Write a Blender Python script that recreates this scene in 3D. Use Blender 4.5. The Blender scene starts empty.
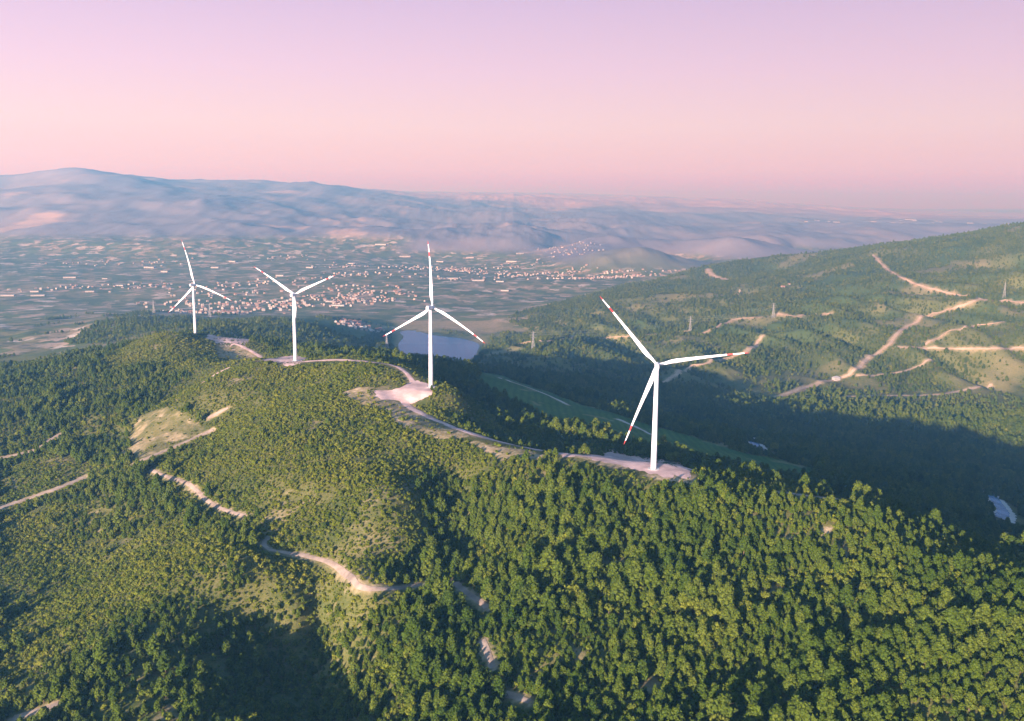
import bpy, bmesh, math, random
import numpy as np
from mathutils import Vector, Matrix

SC = bpy.context.scene
COL = SC.collection
R = math.radians
random.seed(7)
RNG = np.random.default_rng(11)

# ------------------------------------------------------------------ camera
W, H = 1024, 721
F = 930.0
CAMZ = 200.0
PITCH = math.atan((H / 2 - 200.0) / F)
ROLL = 0.0067
_f = np.array([0, math.cos(PITCH), -math.sin(PITCH)])
_r0 = np.array([1.0, 0, 0]); _u0 = np.array([0, math.sin(PITCH), math.cos(PITCH)])
_r = math.cos(ROLL) * _r0 + math.sin(ROLL) * _u0
_u = -math.sin(ROLL) * _r0 + math.cos(ROLL) * _u0
cam_d = bpy.data.cameras.new('camera')
cam = bpy.data.objects.new('camera', cam_d); COL.objects.link(cam)
cam_d.sensor_width = 36.0
cam_d.lens = F / W * 36.0
cam_d.clip_start = 1.0
cam_d.clip_end = 400000.0
M4 = Matrix.Identity(4)
for i in range(3):
    M4[i][0] = _r[i]; M4[i][1] = _u[i]; M4[i][2] = -_f[i]
M4[2][3] = CAMZ
cam.matrix_world = M4
SC.camera = cam

# ------------------------------------------------------------------ sky and sun
SUN_AZ = (-0.50, -0.87)          # horizontal direction towards the sun (behind the camera, to the left)
SUN_EL = R(9.3)
SUN_STRENGTH = 5.0
EXPOSURE = 1.93
_n = math.hypot(*SUN_AZ); SX, SY = SUN_AZ[0] / _n, SUN_AZ[1] / _n
sun_dir = Vector((SX * math.cos(SUN_EL), SY * math.cos(SUN_EL), math.sin(SUN_EL)))

world = bpy.data.worlds.new('World'); SC.world = world
world.use_nodes = True
nt = world.node_tree; nt.nodes.clear()
wo = nt.nodes.new('ShaderNodeOutputWorld'); bg = nt.nodes.new('ShaderNodeBackground')
bg.inputs['Strength'].default_value = 0.10
sky = nt.nodes.new('ShaderNodeTexSky'); sky.sky_type = 'NISHITA'; sky.sun_disc = False
sky.sun_elevation = SUN_EL; sky.sun_rotation = math.atan2(SX, SY); sky.dust_density = 2.0; sky.air_density = 1.0; sky.ozone_density = 5.0
tc = nt.nodes.new('ShaderNodeTexCoord'); sep = nt.nodes.new('ShaderNodeSeparateXYZ')
nt.links.new(tc.outputs['Generated'], sep.inputs[0])
# the evening sky: peach on the horizon, lilac above it, the clear-sky model from there to the zenith
ramp = nt.nodes.new('ShaderNodeValToRGB')
SKYK = 6.05
def setramp(rp, stops):
    el = rp.color_ramp.elements
    while len(el) > 1: el.remove(el[-1])
    el[0].position = stops[0][0]; el[0].color = stops[0][1] + (1,)
    for p, c in stops[1:]:
        e = el.new(p); e.color = c + (1,)
setramp(ramp, [(0.0, (0.400, 0.165, 0.140)), (0.03, (0.462, 0.300, 0.258)), (0.075, (0.452, 0.332, 0.322)),
               (0.13, (0.405, 0.288, 0.355)), (0.20, (0.325, 0.240, 0.345)), (0.30, (0.26, 0.25, 0.36))])
nt.links.new(sep.outputs['Z'], ramp.inputs[0])
sc_ = nt.nodes.new('ShaderNodeVectorMath'); sc_.operation = 'SCALE'; sc_.inputs['Scale'].default_value = SKYK
nt.links.new(ramp.outputs['Color'], sc_.inputs[0])
az = nt.nodes.new('ShaderNodeMapRange'); az.inputs['From Min'].default_value = -0.5; az.inputs['From Max'].default_value = 0.5
az.inputs['To Min'].default_value = 1.05; az.inputs['To Max'].default_value = 0.90
nt.links.new(sep.outputs['X'], az.inputs['Value'])
sc2 = nt.nodes.new('ShaderNodeVectorMath'); sc2.operation = 'SCALE'
nt.links.new(sc_.outputs[0], sc2.inputs[0]); nt.links.new(az.outputs[0], sc2.inputs['Scale'])
mr = nt.nodes.new('ShaderNodeMapRange'); mr.inputs['From Min'].default_value = 0.215; mr.inputs['From Max'].default_value = 0.34
nt.links.new(sep.outputs['Z'], mr.inputs['Value'])
mx = nt.nodes.new('ShaderNodeMix'); mx.data_type = 'RGBA'
nt.links.new(mr.outputs[0], mx.inputs['Factor'])
nt.links.new(sc2.outputs[0], mx.inputs['A']); nt.links.new(sky.outputs[0], mx.inputs['B'])
nt.links.new(mx.outputs['Result'], bg.inputs['Color'])
nt.links.new(bg.outputs[0], wo.inputs['Surface'])

sd = bpy.data.lights.new('sun', 'SUN'); so = bpy.data.objects.new('sun', sd); COL.objects.link(so)
sd.energy = SUN_STRENGTH; sd.angle = R(0.5); sd.color = (1.0, 0.88, 0.91)
so.rotation_euler = sun_dir.to_track_quat('Z', 'Y').to_euler()
so.location = (0, 0, 600)

SC.view_settings.view_transform = 'Standard'; SC.view_settings.look = 'None'
SC.view_settings.exposure = EXPOSURE; SC.view_settings.gamma = 1.0
SC.view_settings.use_curve_mapping = False
SC.render.engine = 'CYCLES'
SC.cycles.use_denoising = True
try:
    SC.cycles.denoiser = 'OPENIMAGEDENOISE'
except Exception:
    pass
SC.cycles.max_bounces = 5; SC.cycles.diffuse_bounces = 3; SC.cycles.glossy_bounces = 2
SC.cycles.volume_bounces = 0; SC.cycles.transmission_bounces = 2
SC.cycles.sample_clamp_indirect = 4.0

# ------------------------------------------------------------------ helpers
def tag(o, label=None, cat=None, group=None, kind=None):
    if label: o['label'] = label
    if cat: o['category'] = cat
    if group: o['group'] = group
    if kind: o['kind'] = kind
    return o

def mesh_obj(name, verts, faces, mats=(), parent=None, fmat=None, smooth=False):
    me = bpy.data.meshes.new(name)
    me.from_pydata([tuple(v) for v in verts], [], [tuple(f) for f in faces])
    for m in (mats if isinstance(mats, (list, tuple)) else [mats]): me.materials.append(m)
    if fmat is not None: me.polygons.foreach_set('material_index', list(fmat))
    if smooth: me.polygons.foreach_set('use_smooth', [True] * len(me.polygons))
    me.update()
    o = bpy.data.objects.new(name, me); COL.objects.link(o)
    if parent: o.parent = parent
    return o

def empty(name, loc=(0, 0, 0), rz=0.0):
    o = bpy.data.objects.new(name, None); COL.objects.link(o)
    o.location = loc; o.rotation_euler = (0, 0, rz); o.empty_display_size = 1
    return o

def _hash(ix, iy, seed):
    h = (ix * 374761393 + iy * 668265263 + seed * 974711) & 0xFFFFFFFF
    h = ((h ^ (h >> 13)) * 1274126177) & 0xFFFFFFFF
    h = h ^ (h >> 16)
    return h

def noise(x, y, seed=0):
    """gradient noise, about -0.7..0.7"""
    x = np.asarray(x, float); y = np.asarray(y, float)
    xf = np.floor(x); yf = np.floor(y)
    ix = xf.astype(np.int64); iy = yf.astype(np.int64)
    fx = x - xf; fy = y - yf
    u = fx * fx * fx * (fx * (fx * 6 - 15) + 10); v = fy * fy * fy * (fy * (fy * 6 - 15) + 10)
    def g(dx, dy):
        a = _hash(ix + dx, iy + dy, seed) * (2 * math.pi / 4294967296.0)
        return np.cos(a) * (fx - dx) + np.sin(a) * (fy - dy)
    a = g(0, 0); b = g(1, 0); c = g(0, 1); d = g(1, 1)
    return (a + (b - a) * u) * (1 - v) + (c + (d - c) * u) * v

def fbm(x, y, wl, octs=4, seed=0, gain=0.5):
    s = 0; a = 1.0
    for k in range(octs):
        s = s + a * noise(x / wl, y / wl, seed + k * 17); a *= gain; wl /= 2.03
    return s

def ridged(x, y, wl, octs=4, seed=0, gain=0.5):
    s = 0; a = 1.0
    for k in range(octs):
        n = 1 - np.abs(noise(x / wl, y / wl, seed + k * 31)) * 2.2
        s = s + a * n; a *= gain; wl /= 2.1
    return s - 0.9

def sstep(a, b, x):
    t = np.clip((x - a) / (b - a), 0, 1); return t * t * (3 - 2 * t)

def ray(u, v):
    u = np.asarray(u, float); v = np.asarray(v, float)
    a = (u - W / 2) / F; b = (H / 2 - v) / F
    return _f[:, None] + _r[:, None] * a.ravel() + _u[:, None] * b.ravel()

def P(u, v, D):
    d = ray([u], [v])[:, 0]; k = D / d[1]
    return d[0] * k, D, CAMZ + d[2] * k

def project(x, y, z):
    q = np.stack([x, y, z - CAMZ])
    d = _f @ q; d = np.where(d < 1, 1, d)
    return W / 2 + F * (_r @ q) / d, H / 2 - F * (_u @ q) / d

# ------------------------------------------------------------------ terrain heights
# (u, v, D): a point of the ground seen in that direction, D metres ahead of the camera
CP = [
 # near slope, below the ridge
 (1024,721,400),(900,721,405),(800,721,412),(700,721,420),(600,721,428),(520,721,435),(450,721,445),(340,721,475),(270,721,455),(200,721,440),(100,721,450),(0,721,470),
 (1024,640,455),(900,640,470),(800,640,480),(700,620,510),(600,620,520),(500,640,505),(420,650,510),(320,640,572),(260,640,555),(200,630,540),(120,630,545),(40,630,590),
 (1024,580,520),(950,560,545),(850,560,560),(760,550,580),(660,540,605),(580,540,610),(510,550,600),
 (1024,566,550),(960,547,574),(900,524,602),(850,511,624),(800,497,650),(740,480,682),(690,473,700),(653,469,706),(610,458,735),(560,452,755),(520,446,775),(480,435,805),(440,422,850),
 (405,402,905),(431,387,941),(390,392,925),(350,396,905),(400,368,990),(360,361,1060),(330,360,1085),(295,360,1138),(262,362,1120),(205,381,1040),
 (690,500,650),(620,490,668),(560,490,675),(490,480,705),
 # central hill and its hollow
 (300,380,1000),(380,400,890),(300,420,850),(360,430,815),(240,430,880),(300,470,735),(380,470,718),(420,480,712),(240,480,760),(300,520,660),(370,530,636),(455,500,710),(440,540,662),(405,500,668),(470,560,612),
 (345,562,610),(270,545,632),(300,555,622),(345,588,570),(400,588,575),(440,582,588),(457,588,572),(480,606,550),(300,600,578),(230,570,588),(160,560,640),
 (215,503,735),(170,478,810),(240,515,700),
 # left side
 (213,430,930),(178,446,905),(135,463,880),(165,415,985),(110,440,985),(90,480,880),(60,500,835),(110,520,780),(20,520,800),(60,560,720),(10,580,690),(90,590,640),
 (0,508,830),(40,495,850),(84,477,885),(0,458,980),(40,447,990),(60,420,1070),(0,415,1110),(110,400,1110),(180,395,1090),(60,385,1230),(0,379,1340),(110,365,1300),(60,363,1400),
 (150,342,1400),(175,333,1440),(120,354,1410),(200,336,1480),(235,343,1425),(215,340,1440),(232,358,1355),(195,370,1190),(150,370,1250),(240,352,1392),(262,357,1345),(0,373,1430),
 # beyond the left hill
 (20,366,1750),(100,354,1800),(180,337,1850),(260,346,1800),(330,350,1500),(380,356,1300),(0,340,2100),(100,330,2250),(200,325,2300),(300,330,2150),
 (350,340,2200),(0,322,3000),(150,313,3100),(250,320,2900),(330,320,2850),
 # back slope of the ridge
 (470,405,1000),(500,424,950),(560,437,900),(620,446,880),(700,473,830),(780,493,780),(860,514,745),(940,545,720),(1024,580,690),
 (500,378,1330),(535,390,1260),(568,404,1190),(617,419,1130),(650,433,1080),(740,456,1010),(810,474,960),(880,492,930),(960,515,890),
 (470,372,1400),(640,415,1335),(720,433,1275),(800,445,1230),(880,470,1160),(960,492,1080),(1003,512,1010),(1024,515,1040),
 (560,392,1510),(640,404,1530),(755,440,1400),(760,425,1480),(850,440,1480),(940,450,1430),(1024,470,1350),
 (500,372,1750),(560,378,1720),(640,386,1720),(700,392,1730),(760,400,1740),(850,411,1700),(940,416,1690),(1024,424,1660),
 # hills on the right
 (530,352,2250),(600,360,2150),(690,365,2100),(780,375,2050),(870,385,2000),(950,388,1980),(1024,385,1980),
 (520,330,2900),(600,330,2750),(690,335,2550),(760,330,2500),(830,345,2300),(890,345,2280),(960,348,2230),(1024,348,2220),
 (560,310,3300),(640,300,3250),(720,300,3150),(780,305,2950),(850,305,2800),(920,315,2600),(990,300,2600),(1024,302,2600),
 (640,283,3900),(720,280,3800),(730,264,4200),(770,268,4000),(790,258,4150),(840,270,3500),(873,255,3650),(910,250,3600),(950,262,3200),(950,239,3800),(1000,260,3100),(1024,255,3100),(985,233,3750),(1024,227,3700),
 # lake shore and basin
 (395,332.5,2840),(440,332.5,2840),(478,336,2770),(500,346,2540),(440,326,3000),(500,354,2350),(488,367,2130),(440,366,2270),(376,350,2250),
]
CP3 = [P(*c) for c in CP]
def S(s, y, z): CP3.append((s * y, y, z))
for c in ((500,441,790),(540,449,765),(575,455,748),(610,458,735),(653,469,706),(690,473,700),(740,480,682)):   # the shaded back slope starts at the road
    x, y, z = P(*c); k = (y + 62) / y; CP3.append((x * k, y + 62, z - 21))
# ground out of frame, close in and to the sides
for s, dz in ((-1.2, -60), (-0.6, -35), (0, 0), (0.6, 0), (1.2, 0)): S(s, 150, -95 + dz); S(s, 290, -62 + dz)
for y, z in ((480, -105), (800, -105), (1300, -95), (1900, -170), (2600, -200)): S(-0.85, y, z)
for y, z in ((520, -8), (700, -60), (1000, -165), (1500, -210), (2100, -150), (2700, -40), (3600, 130)): S(0.85, y, z)
# lake bed
for u, v, D in ((420,345,2500),(450,342,2600),(440,355,2380)):
    x, y, z = P(u, v, D); CP3.append((x, y, -216))
# the plain
for s, y in ((-0.55,3600),(-0.4,3500),(-0.25,3400),(-0.1,3500),(0.02,3700),(0.1,4200),(-0.55,4500),(-0.4,4400),(-0.25,4300),(-0.1,4500),(0.05,4900),(-0.3,5200),(-0.12,5600),(0.02,6000),(0.16,5200),(0.2,6800),(0.32,5600),(0.45,6200),(0.6,5600),(0.85,6200),(-0.85,4600),(0.05,7600),(-0.08,7000),(0.3,8000),(0.5,8500),(0.85,9000)):
    S(s, y, -218)
# mountains on the left, far ranges
for u, v, D in ((0,263,5600),(60,259,6000),(120,263,5900),(200,252,6400),(250,251,6600),(430,246,7200),(480,240,7600),(540,238,7700),(590,240,7400),(0,240,7000),(60,240,6900),(130,235,7200),(200,238,7000),(270,238,7200),(330,235,7600),(400,232,8300),
                (0,183,10500),(45,175,10800),(95,172,11000),(125,178,10800),(165,184,11500),(230,187,12000),(300,188,12500),(350,189,13000),(400,195,13500),(440,202,13500),
                (480,222,10500),(540,215,11500),(600,222,10000),(520,206,15000),(600,203,16500),(680,207,16000),(760,212,15000),
                (640,250,5700),(600,259,5600),(672,258,5700),(620,275,5230),(690,271,5400),(650,257,6600),(560,272,5500),(690,245,8000),(725,241,6900),(705,262,6300),(760,246,6900),(760,236,9000),(560,235,8600),(450,228,9500),
                (840,231,8300),(790,243,8000),(830,250,7700),(880,238,8300),(890,232,9200),(930,236,9000),(800,225,11500),(900,222,13000),(980,225,12000),(1010,232,9500)):
    CP3.append(P(u, v, D))
for s, y, z in ((-0.55,16000,300),(-0.3,18000,350),(-0.1,20000,320),(0.1,24000,250),(0.25,22000,200),(0.4,22000,-60),(0.55,20000,-120),(-0.85,11000,500),(0.85,14000,-100),
                (-0.6,36000,300),(-0.2,38000,350),(0.02,36000,420),(0.15,35000,330),(0.3,36000,50),(0.5,38000,-150),(-0.85,40000,200),(0.85,40000,-150),(0,60000,-200),(-0.5,60000,-200),(0.5,60000,-200)):
    S(s, y, z)
CP3 = np.array(CP3)

def st(x, y):
    Y = np.maximum(y, 150.0)
    return np.clip(x / Y, -1.3, 1.3) * 1.0, np.log(Y) * 0.8
cs, ct = st(CP3[:, 0], CP3[:, 1])
def tps_k(r2): return 0.5 * r2 * np.log(r2 + 1e-12)
N = len(CP3)
K = tps_k((cs[:, None] - cs[None]) ** 2 + (ct[:, None] - ct[None]) ** 2)
SCALE_Y = np.maximum(CP3[:, 1], 150.0)
lam = 2e-5 * 4
A = np.zeros((N + 3, N + 3)); A[:N, :N] = K + np.eye(N) * lam
A[:N, N] = 1; A[:N, N + 1] = cs; A[:N, N + 2] = ct; A[N:, :N] = A[:N, N:].T
# the surface is fitted as a slope seen from a point 200 m up: smooth over each distance's own scale
rhs = np.concatenate([CP3[:, 2] / SCALE_Y * 1000, np.zeros(3)])
sol = np.linalg.solve(A, rhs)
def H0(x, y):
    x = np.asarray(x, float); y = np.asarray(y, float); shp = x.shape
    x = x.ravel(); y = y.ravel(); out = np.empty_like(x)
    for i in range(0, len(x), 40000):
        s, t = st(x[i:i + 40000], y[i:i + 40000])
        k = tps_k((s[:, None] - cs[None]) ** 2 + (t[:, None] - ct[None]) ** 2)
        out[i:i + 40000] = (k @ sol[:N] + sol[N] + sol[N + 1] * s + sol[N + 2] * t) * np.maximum(y[i:i + 40000], 150) / 1000
    return out.reshape(shp)

TURB = [(653.5, 469, 706), (431, 387, 941), (295.5, 361, 1138), (195.5, 335.5, 1495)]
PADS = [P(*t) for t in TURB]

def axis(lo, f0, f1, hi, step, g):
    a = list(np.arange(f0, f1 + 1e-6, step))
    d = 0.0
    while a[-1] < hi: d = step + g * (a[-1] - f1); a.append(a[-1] + d)
    b = [f0]
    while b[-1] > lo: b.append(b[-1] - (step + g * (f0 - b[-1])))
    return np.array(b[:0:-1] + a)
GX = axis(-42000, -760, 480, 42000, 3.6, 0.0125)
GY = axis(-900, 300, 1560, 62000, 3.2, 0.012)
XX, YY = np.meshgrid(GX, GY)
# columns of the grid far outside the view are coarse: evaluate the fit there at the clamped edge only
ZZ = H0(XX, YY)
dist = np.maximum(YY, 200)
hilly = sstep(-212, -120, ZZ)
hilly2 = sstep(-211, -184, ZZ); near = 1 - sstep(1300, 1900, dist); mid = sstep(1500, 2300, dist) * (1 - sstep(5000, 8000, dist)); far = sstep(5200, 8500, dist)
padw = np.ones_like(XX)
for px, py, pz in PADS:
    padw *= sstep(22, 75, np.hypot(XX - px, YY - py))
ZZ = ZZ + near * padw * (fbm(XX, YY, 130, 3, 3) * 5.0 + fbm(XX, YY, 34, 2, 9) * 1.6)
# gullies of the right-hand hills run down towards the valley
gx = XX * 0.92 + YY * 0.38; gy = (-XX * 0.38 + YY * 0.92) * 0.45
wx = fbm(XX, YY, 700, 2, 51) * 160
def gully(x, y, wx): return ridged(x + wx * .5 + y * .25, y * .32, 210, 2, 23)
ZZ = ZZ + sstep(1750, 2050, YY) * hilly2 * (XX > -300) * (gully(XX, YY, wx) * 32 * (1 - sstep(2700, 3400, YY)))
ZZ = ZZ + mid * hilly * (ridged(gx + wx, gy, 420, 3, 21) * 20 + fbm(XX, YY, 120, 2, 77) * 5)
ZZ = ZZ + far * sstep(-215, -100, ZZ) * (ridged(XX, YY * 0.8, 2600, 5, 41, .56) * (64 + 34 * (1 - sstep(8500, 10500, YY))) - 18 + fbm(XX, YY, 900, 3, 45) * 32)
ZZ = ZZ + (1 - near) * (1 - hilly) * fbm(XX, YY, 600, 3, 63) * 4
for px, py, pz in PADS:
    w = 1 - sstep(16, 48, np.hypot(XX - px, YY - py)); ZZ = ZZ * (1 - w) + pz * w
# lake basin stays below the water line inside it
LAKE_Z = -206.5

def zg(x, y):
    x = np.asarray(x, float); y = np.asarray(y, float)
    i = np.clip(np.searchsorted(GX, x) - 1, 0, len(GX) - 2); j = np.clip(np.searchsorted(GY, y) - 1, 0, len(GY) - 2)
    fx = (x - GX[i]) / (GX[i + 1] - GX[i]); fy = (y - GY[j]) / (GY[j + 1] - GY[j])
    return (ZZ[j, i] * (1 - fx) + ZZ[j, i + 1] * fx) * (1 - fy) + (ZZ[j + 1, i] * (1 - fx) + ZZ[j + 1, i + 1] * fx) * fy

def at(pts, dmin=280.0):
    """first ground point seen in each of these directions: rows of x, y, z"""
    pts = np.array(pts, float).reshape(-1, 2)
    d = ray(pts[:, 0], pts[:, 1]); d = d / d[1]
    D = np.exp(np.linspace(math.log(dmin), math.log(60000), 2600))
    X = d[0][:, None] * D; Y = np.broadcast_to(D, X.shape); Zr = CAMZ + d[2][:, None] * D
    G = zg(X, Y); below = Zr < G
    k = np.where(below.any(1), below.argmax(1), len(D) - 1); k = np.maximum(k, 1); ii = np.arange(len(pts))
    a0 = (Zr - G)[ii, k - 1]; a1 = (Zr - G)[ii, k]
    t = np.clip(a0 / np.where(a0 - a1 == 0, 1, a0 - a1), 0, 1)
    Dk = D[k - 1] + (D[k] - D[k - 1]) * t
    x = d[0] * Dk; y = Dk
    return np.stack([x, y, zg(x, y)], 1)

def poly_world(px): return at(px)[:, :2]
def in_poly(x, y, poly):
    c = np.zeros(np.shape(x), bool); n = len(poly)
    for i in range(n):
        x0, y0 = poly[i]; x1, y1 = poly[(i + 1) % n]
        cr = ((y0 > y) != (y1 > y)) & (x < (x1 - x0) * (y - y0) / ((y1 - y0) if y1 != y0 else 1e-9) + x0)
        c ^= cr
    return c

def spline(p, step):
    p = np.asarray(p, float)
    if len(p) < 3:
        n = max(2, int(np.hypot(*(p[1] - p[0])) / step)); t = np.linspace(0, 1, n)[:, None]; return p[0] + (p[1] - p[0]) * t
    q = np.vstack([2 * p[0] - p[1], p, 2 * p[-1] - p[-2]]); out = []
    for i in range(1, len(q) - 2):
        n = max(2, int(np.hypot(*(q[i + 1] - q[i])) / step)); t = np.linspace(0, 1, n, endpoint=False)[:, None]
        a, b, c, d = q[i - 1], q[i], q[i + 1], q[i + 2]
        out.append(0.5 * (2 * b + (c - a) * t + (2 * a - 5 * b + 4 * c - d) * t * t + (3 * b - a - 3 * c + d) * t ** 3))
    return np.vstack(out + [p[-1:]])

# ------------------------------------------------------------------ roads and clearings (directions of their bends)
ROADS = {  # name: (directions, width, verge)
 'gravel_road': [
   ([(632,462),(610,459),(575,455),(540,450),(505,443),(470,433),(440,422),(416,411),(405,403),(409,396),(418,390)], 8.5, 6.0),
   ([(414,384),(408,375),(395,366),(370,362),(340,360),(312,361),(298,362)], 6.0, 3.5),
   ([(290,361),(262,361),(240,364),(222,371),(204,382)], 6.0, 4.0),
   ([(228,341),(243,347),(254,353),(262,358)], 6.0, 3.0)],
 'dirt_track': [
   ([(150,470),(165,476),(190,485),(205,499),(222,509),(245,516)], 3.4, 0.5),
   ([(268,538),(264,545),(274,551),(300,555),(330,563),(347,575),(365,588),(400,588),(430,583),(452,581)], 3.9, 0.8),
   ([(455,583),(466,592),(480,602),(487,608)], 4.5, 2.5),
   ([(482,640),(488,655),(493,668)], 4.0, 1.5), ([(505,694),(516,697),(530,702)], 4.5, 3),
   ([(135,463),(155,455),(178,445),(213,430)], 6.0, 5.0),
   ([(208,418),(228,408)], 4.0, 2.5),
   ([(0,508),(38,495),(62,487),(84,477)], 6.0, 6.0),
   ([(0,458),(35,450),(50,440),(60,434)], 5.0, 3.0),
   ([(12,719),(35,712),(58,704)], 6.0, 4.0),
   ([(777,492),(810,496),(844,500),(862,504),(878,509)], 5.5, 4.5)],
 'field_road': [
   ([(500,378),(518,384),(535,390),(552,397),(568,405)], 6.0, 1.0), ([(617,419),(634,426),(652,435)], 6.0, 1.0)],
 'hill_road': [
   ([(873,255),(886,268),(910,282),(943,292),(980,299),(1024,303)], 11, 9),
   ([(980,300),(948,310),(919,320),(897,334),(889,345),(865,361),(849,375),(817,384),(777,397)], 12, 8),
   ([(897,347),(930,348),(964,349),(1024,348)], 9, 5),
   ([(798,397),(835,397),(870,396),(932,395),(965,390),(991,384)], 10, 5),
   ([(857,376),(880,375),(905,371),(932,360)], 7, 4),
   ([(662,384),(678,373),(698,365),(721,360),(745,352),(757,343),(762,336)], 11, 5),
   ([(698,335),(716,328),(733,320),(762,317)], 10, 5),
   ([(925,345),(955,330),(1005,322)], 7, 4),
   ([(505,345),(560,340),(620,337),(690,331)], 5, 2),
   ([(707,269),(712,275),(722,279),(729,281)], 22, 16),
   ([(777,314),(800,316),(830,314)], 10, 12)],
}
roadw = {k: [(at(spline(px, 9.0))[:, :2], w, vg) for px, w, vg in v] for k, v in ROADS.items()}

STREAMS = [at(spline(px, 6.0))[:, :2] for px in ([(744,436),(752,440),(757,447),(766,450)], [(990,494),(997,503),(1003,512),(1001,519)])]
PAD_PX = [
 [(586,456),(606,452),(640,457),(668,461),(686,466),(690,472),(672,477),(650,474),(620,466),(596,461)],
 [(372,391),(398,388),(414,381),(428,383),(433,390),(426,398),(414,402),(408,404),(396,400),(380,399)],
 [(262,360),(280,357),(300,356),(306,360),(300,364),(280,364)],
 [(206,338),(222,334),(246,336),(250,341),(238,346),(220,344)]]
pads_w = [poly_world(p) for p in PAD_PX]

CLEAR = [poly_world(p) for p in (
 [(140,415),(165,408),(200,425),(212,432),(175,452),(135,462),(128,440)],
 [(338,394),(356,388),(385,387),(405,405),(440,425),(470,437),(440,441),(404,428),(385,410),(362,404)],
 [(470,440),(520,449),(548,456),(540,462),(500,460)],
 [(215,344),(243,347),(263,358),(240,360),(218,358)],
 [(548,452),(600,456),(640,470),(600,466)],
 [(640,474),(690,474),(712,480),(690,484),(655,480)],
 [(820,526),(832,526),(832,535),(822,535)],
)]
FIELD = poly_world([(480,372),(505,376),(570,400),(660,428),(740,452),(812,468),(818,478),(760,474),(700,462),(640,446),(560,424),(500,400),(478,384)])
SCRUB = [poly_world(p) for p in (
 [(212,378),(240,368),(330,363),(398,372),(440,400),(480,448),(505,466),(432,470),(416,520),(400,565),(345,588),(268,546),(228,505),(150,470),(215,430),(150,408),(190,388)],
 [(92,362),(120,350),(150,336),(175,332),(210,340),(216,360),(190,372),(150,366),(110,372)],
 [(0,520),(60,500),(100,560),(160,520),(240,540),(320,580),(270,603),(170,595),(60,660),(0,690)],
 [(430,385),(470,390),(520,440),(480,428),(445,412)],
 [(0,470),(60,455),(110,470),(60,495),(0,520)])]
LOW = poly_world([(196,336),(262,345),(300,358),(345,356),(400,362),(412,380),(380,374),(330,368),(262,372),(205,390),(188,374),(205,352)])
SPARSE = [poly_world(p) for p in (
 [(375,470),(395,465),(412,500),(400,545),(350,575),(320,545),(360,520)],
 [(0,470),(60,455),(110,470),(60,495),(0,520)])]

def road_dist(x, y, names, extra=0.0):
    """signed distance to the nearest road edge (negative on the road)"""
    best = np.full(np.shape(x), 1e6)
    for nme in names:
        for p, w, vg in roadw[nme]:
            q = p if len(p) > 6 else spline(p, 12.0)
            for a, b in zip(q[:-1], q[1:]):
                lo = np.minimum(a, b) - 70; hi = np.maximum(a, b) + 70
                m = (x > lo[0]) & (x < hi[0]) & (y > lo[1]) & (y < hi[1])
                if not m.any(): continue
                xm = x[m]; ym = y[m]; d = b - a; L2 = max(d @ d, 1e-6)
                t = np.clip(((xm - a[0]) * d[0] + (ym - a[1]) * d[1]) / L2, 0, 1)
                dd = np.hypot(xm - a[0] - d[0] * t, ym - a[1] - d[1] * t) - w / 2 - vg * 0.28
                best[m] = np.minimum(best[m], dd)
    return best

# ------------------------------------------------------------------ node helpers, materials
def new_mat(name):
    m = bpy.data.materials.new(name); m.use_nodes = True
    t = m.node_tree; b = t.nodes['Principled BSDF']; b.inputs['Roughness'].default_value = 0.85
    b.inputs['Specular IOR Level'].default_value = 0.15
    return m, t, b
def nnoise(t, scale, detail=4, vec=None, rough=0.55):
    n = t.nodes.new('ShaderNodeTexNoise'); n.inputs['Scale'].default_value = scale; n.inputs['Detail'].default_value = detail
    n.inputs['Roughness'].default_value = rough
    if vec is not None: t.links.new(vec, n.inputs['Vector'])
    return n
def nmix(t, f, a, b, mode='MIX'):
    m = t.nodes.new('ShaderNodeMix'); m.data_type = 'RGBA'; m.blend_type = mode
    for k, s in (('Factor', f), ('A', a), ('B', b)):
        if isinstance(s, (int, float)): m.inputs[k].default_value = s
        elif isinstance(s, tuple): m.inputs[k].default_value = s + (1,)
        else: t.links.new(s, m.inputs[k])
    return m.outputs['Result']
def nrange(t, v, a, b, c=0.0, d=1.0):
    m = t.nodes.new('ShaderNodeMapRange'); m.interpolation_type = 'SMOOTHSTEP'
    m.inputs['From Min'].default_value = a; m.inputs['From Max'].default_value = b
    m.inputs['To Min'].default_value = c; m.inputs['To Max'].default_value = d
    t.links.new(v, m.inputs['Value']); return m.outputs[0]
def nmath(t, op, a, b=None):
    m = t.nodes.new('ShaderNodeMath'); m.operation = op
    for i, s in enumerate((a, b)):
        if s is None: continue
        if isinstance(s, (int, float)): m.inputs[i].default_value = s
        else: t.links.new(s, m.inputs[i])
    return m.outputs[0]
def plain(name, col, rough=0.8, var=0.12, scale=0.3):
    m, t, b = new_mat(name)
    tc = t.nodes.new('ShaderNodeTexCoord')
    n = nnoise(t, scale, 5, tc.outputs['Object'])
    dark = tuple(c * (1 - var) for c in col); light = tuple(min(1, c * (1 + var)) for c in col)
    t.links.new(nmix(t, nrange(t, n.outputs['Fac'], 0.3, 0.7), dark, light), b.inputs['Base Color'])
    b.inputs['Roughness'].default_value = rough
    return m

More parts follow.
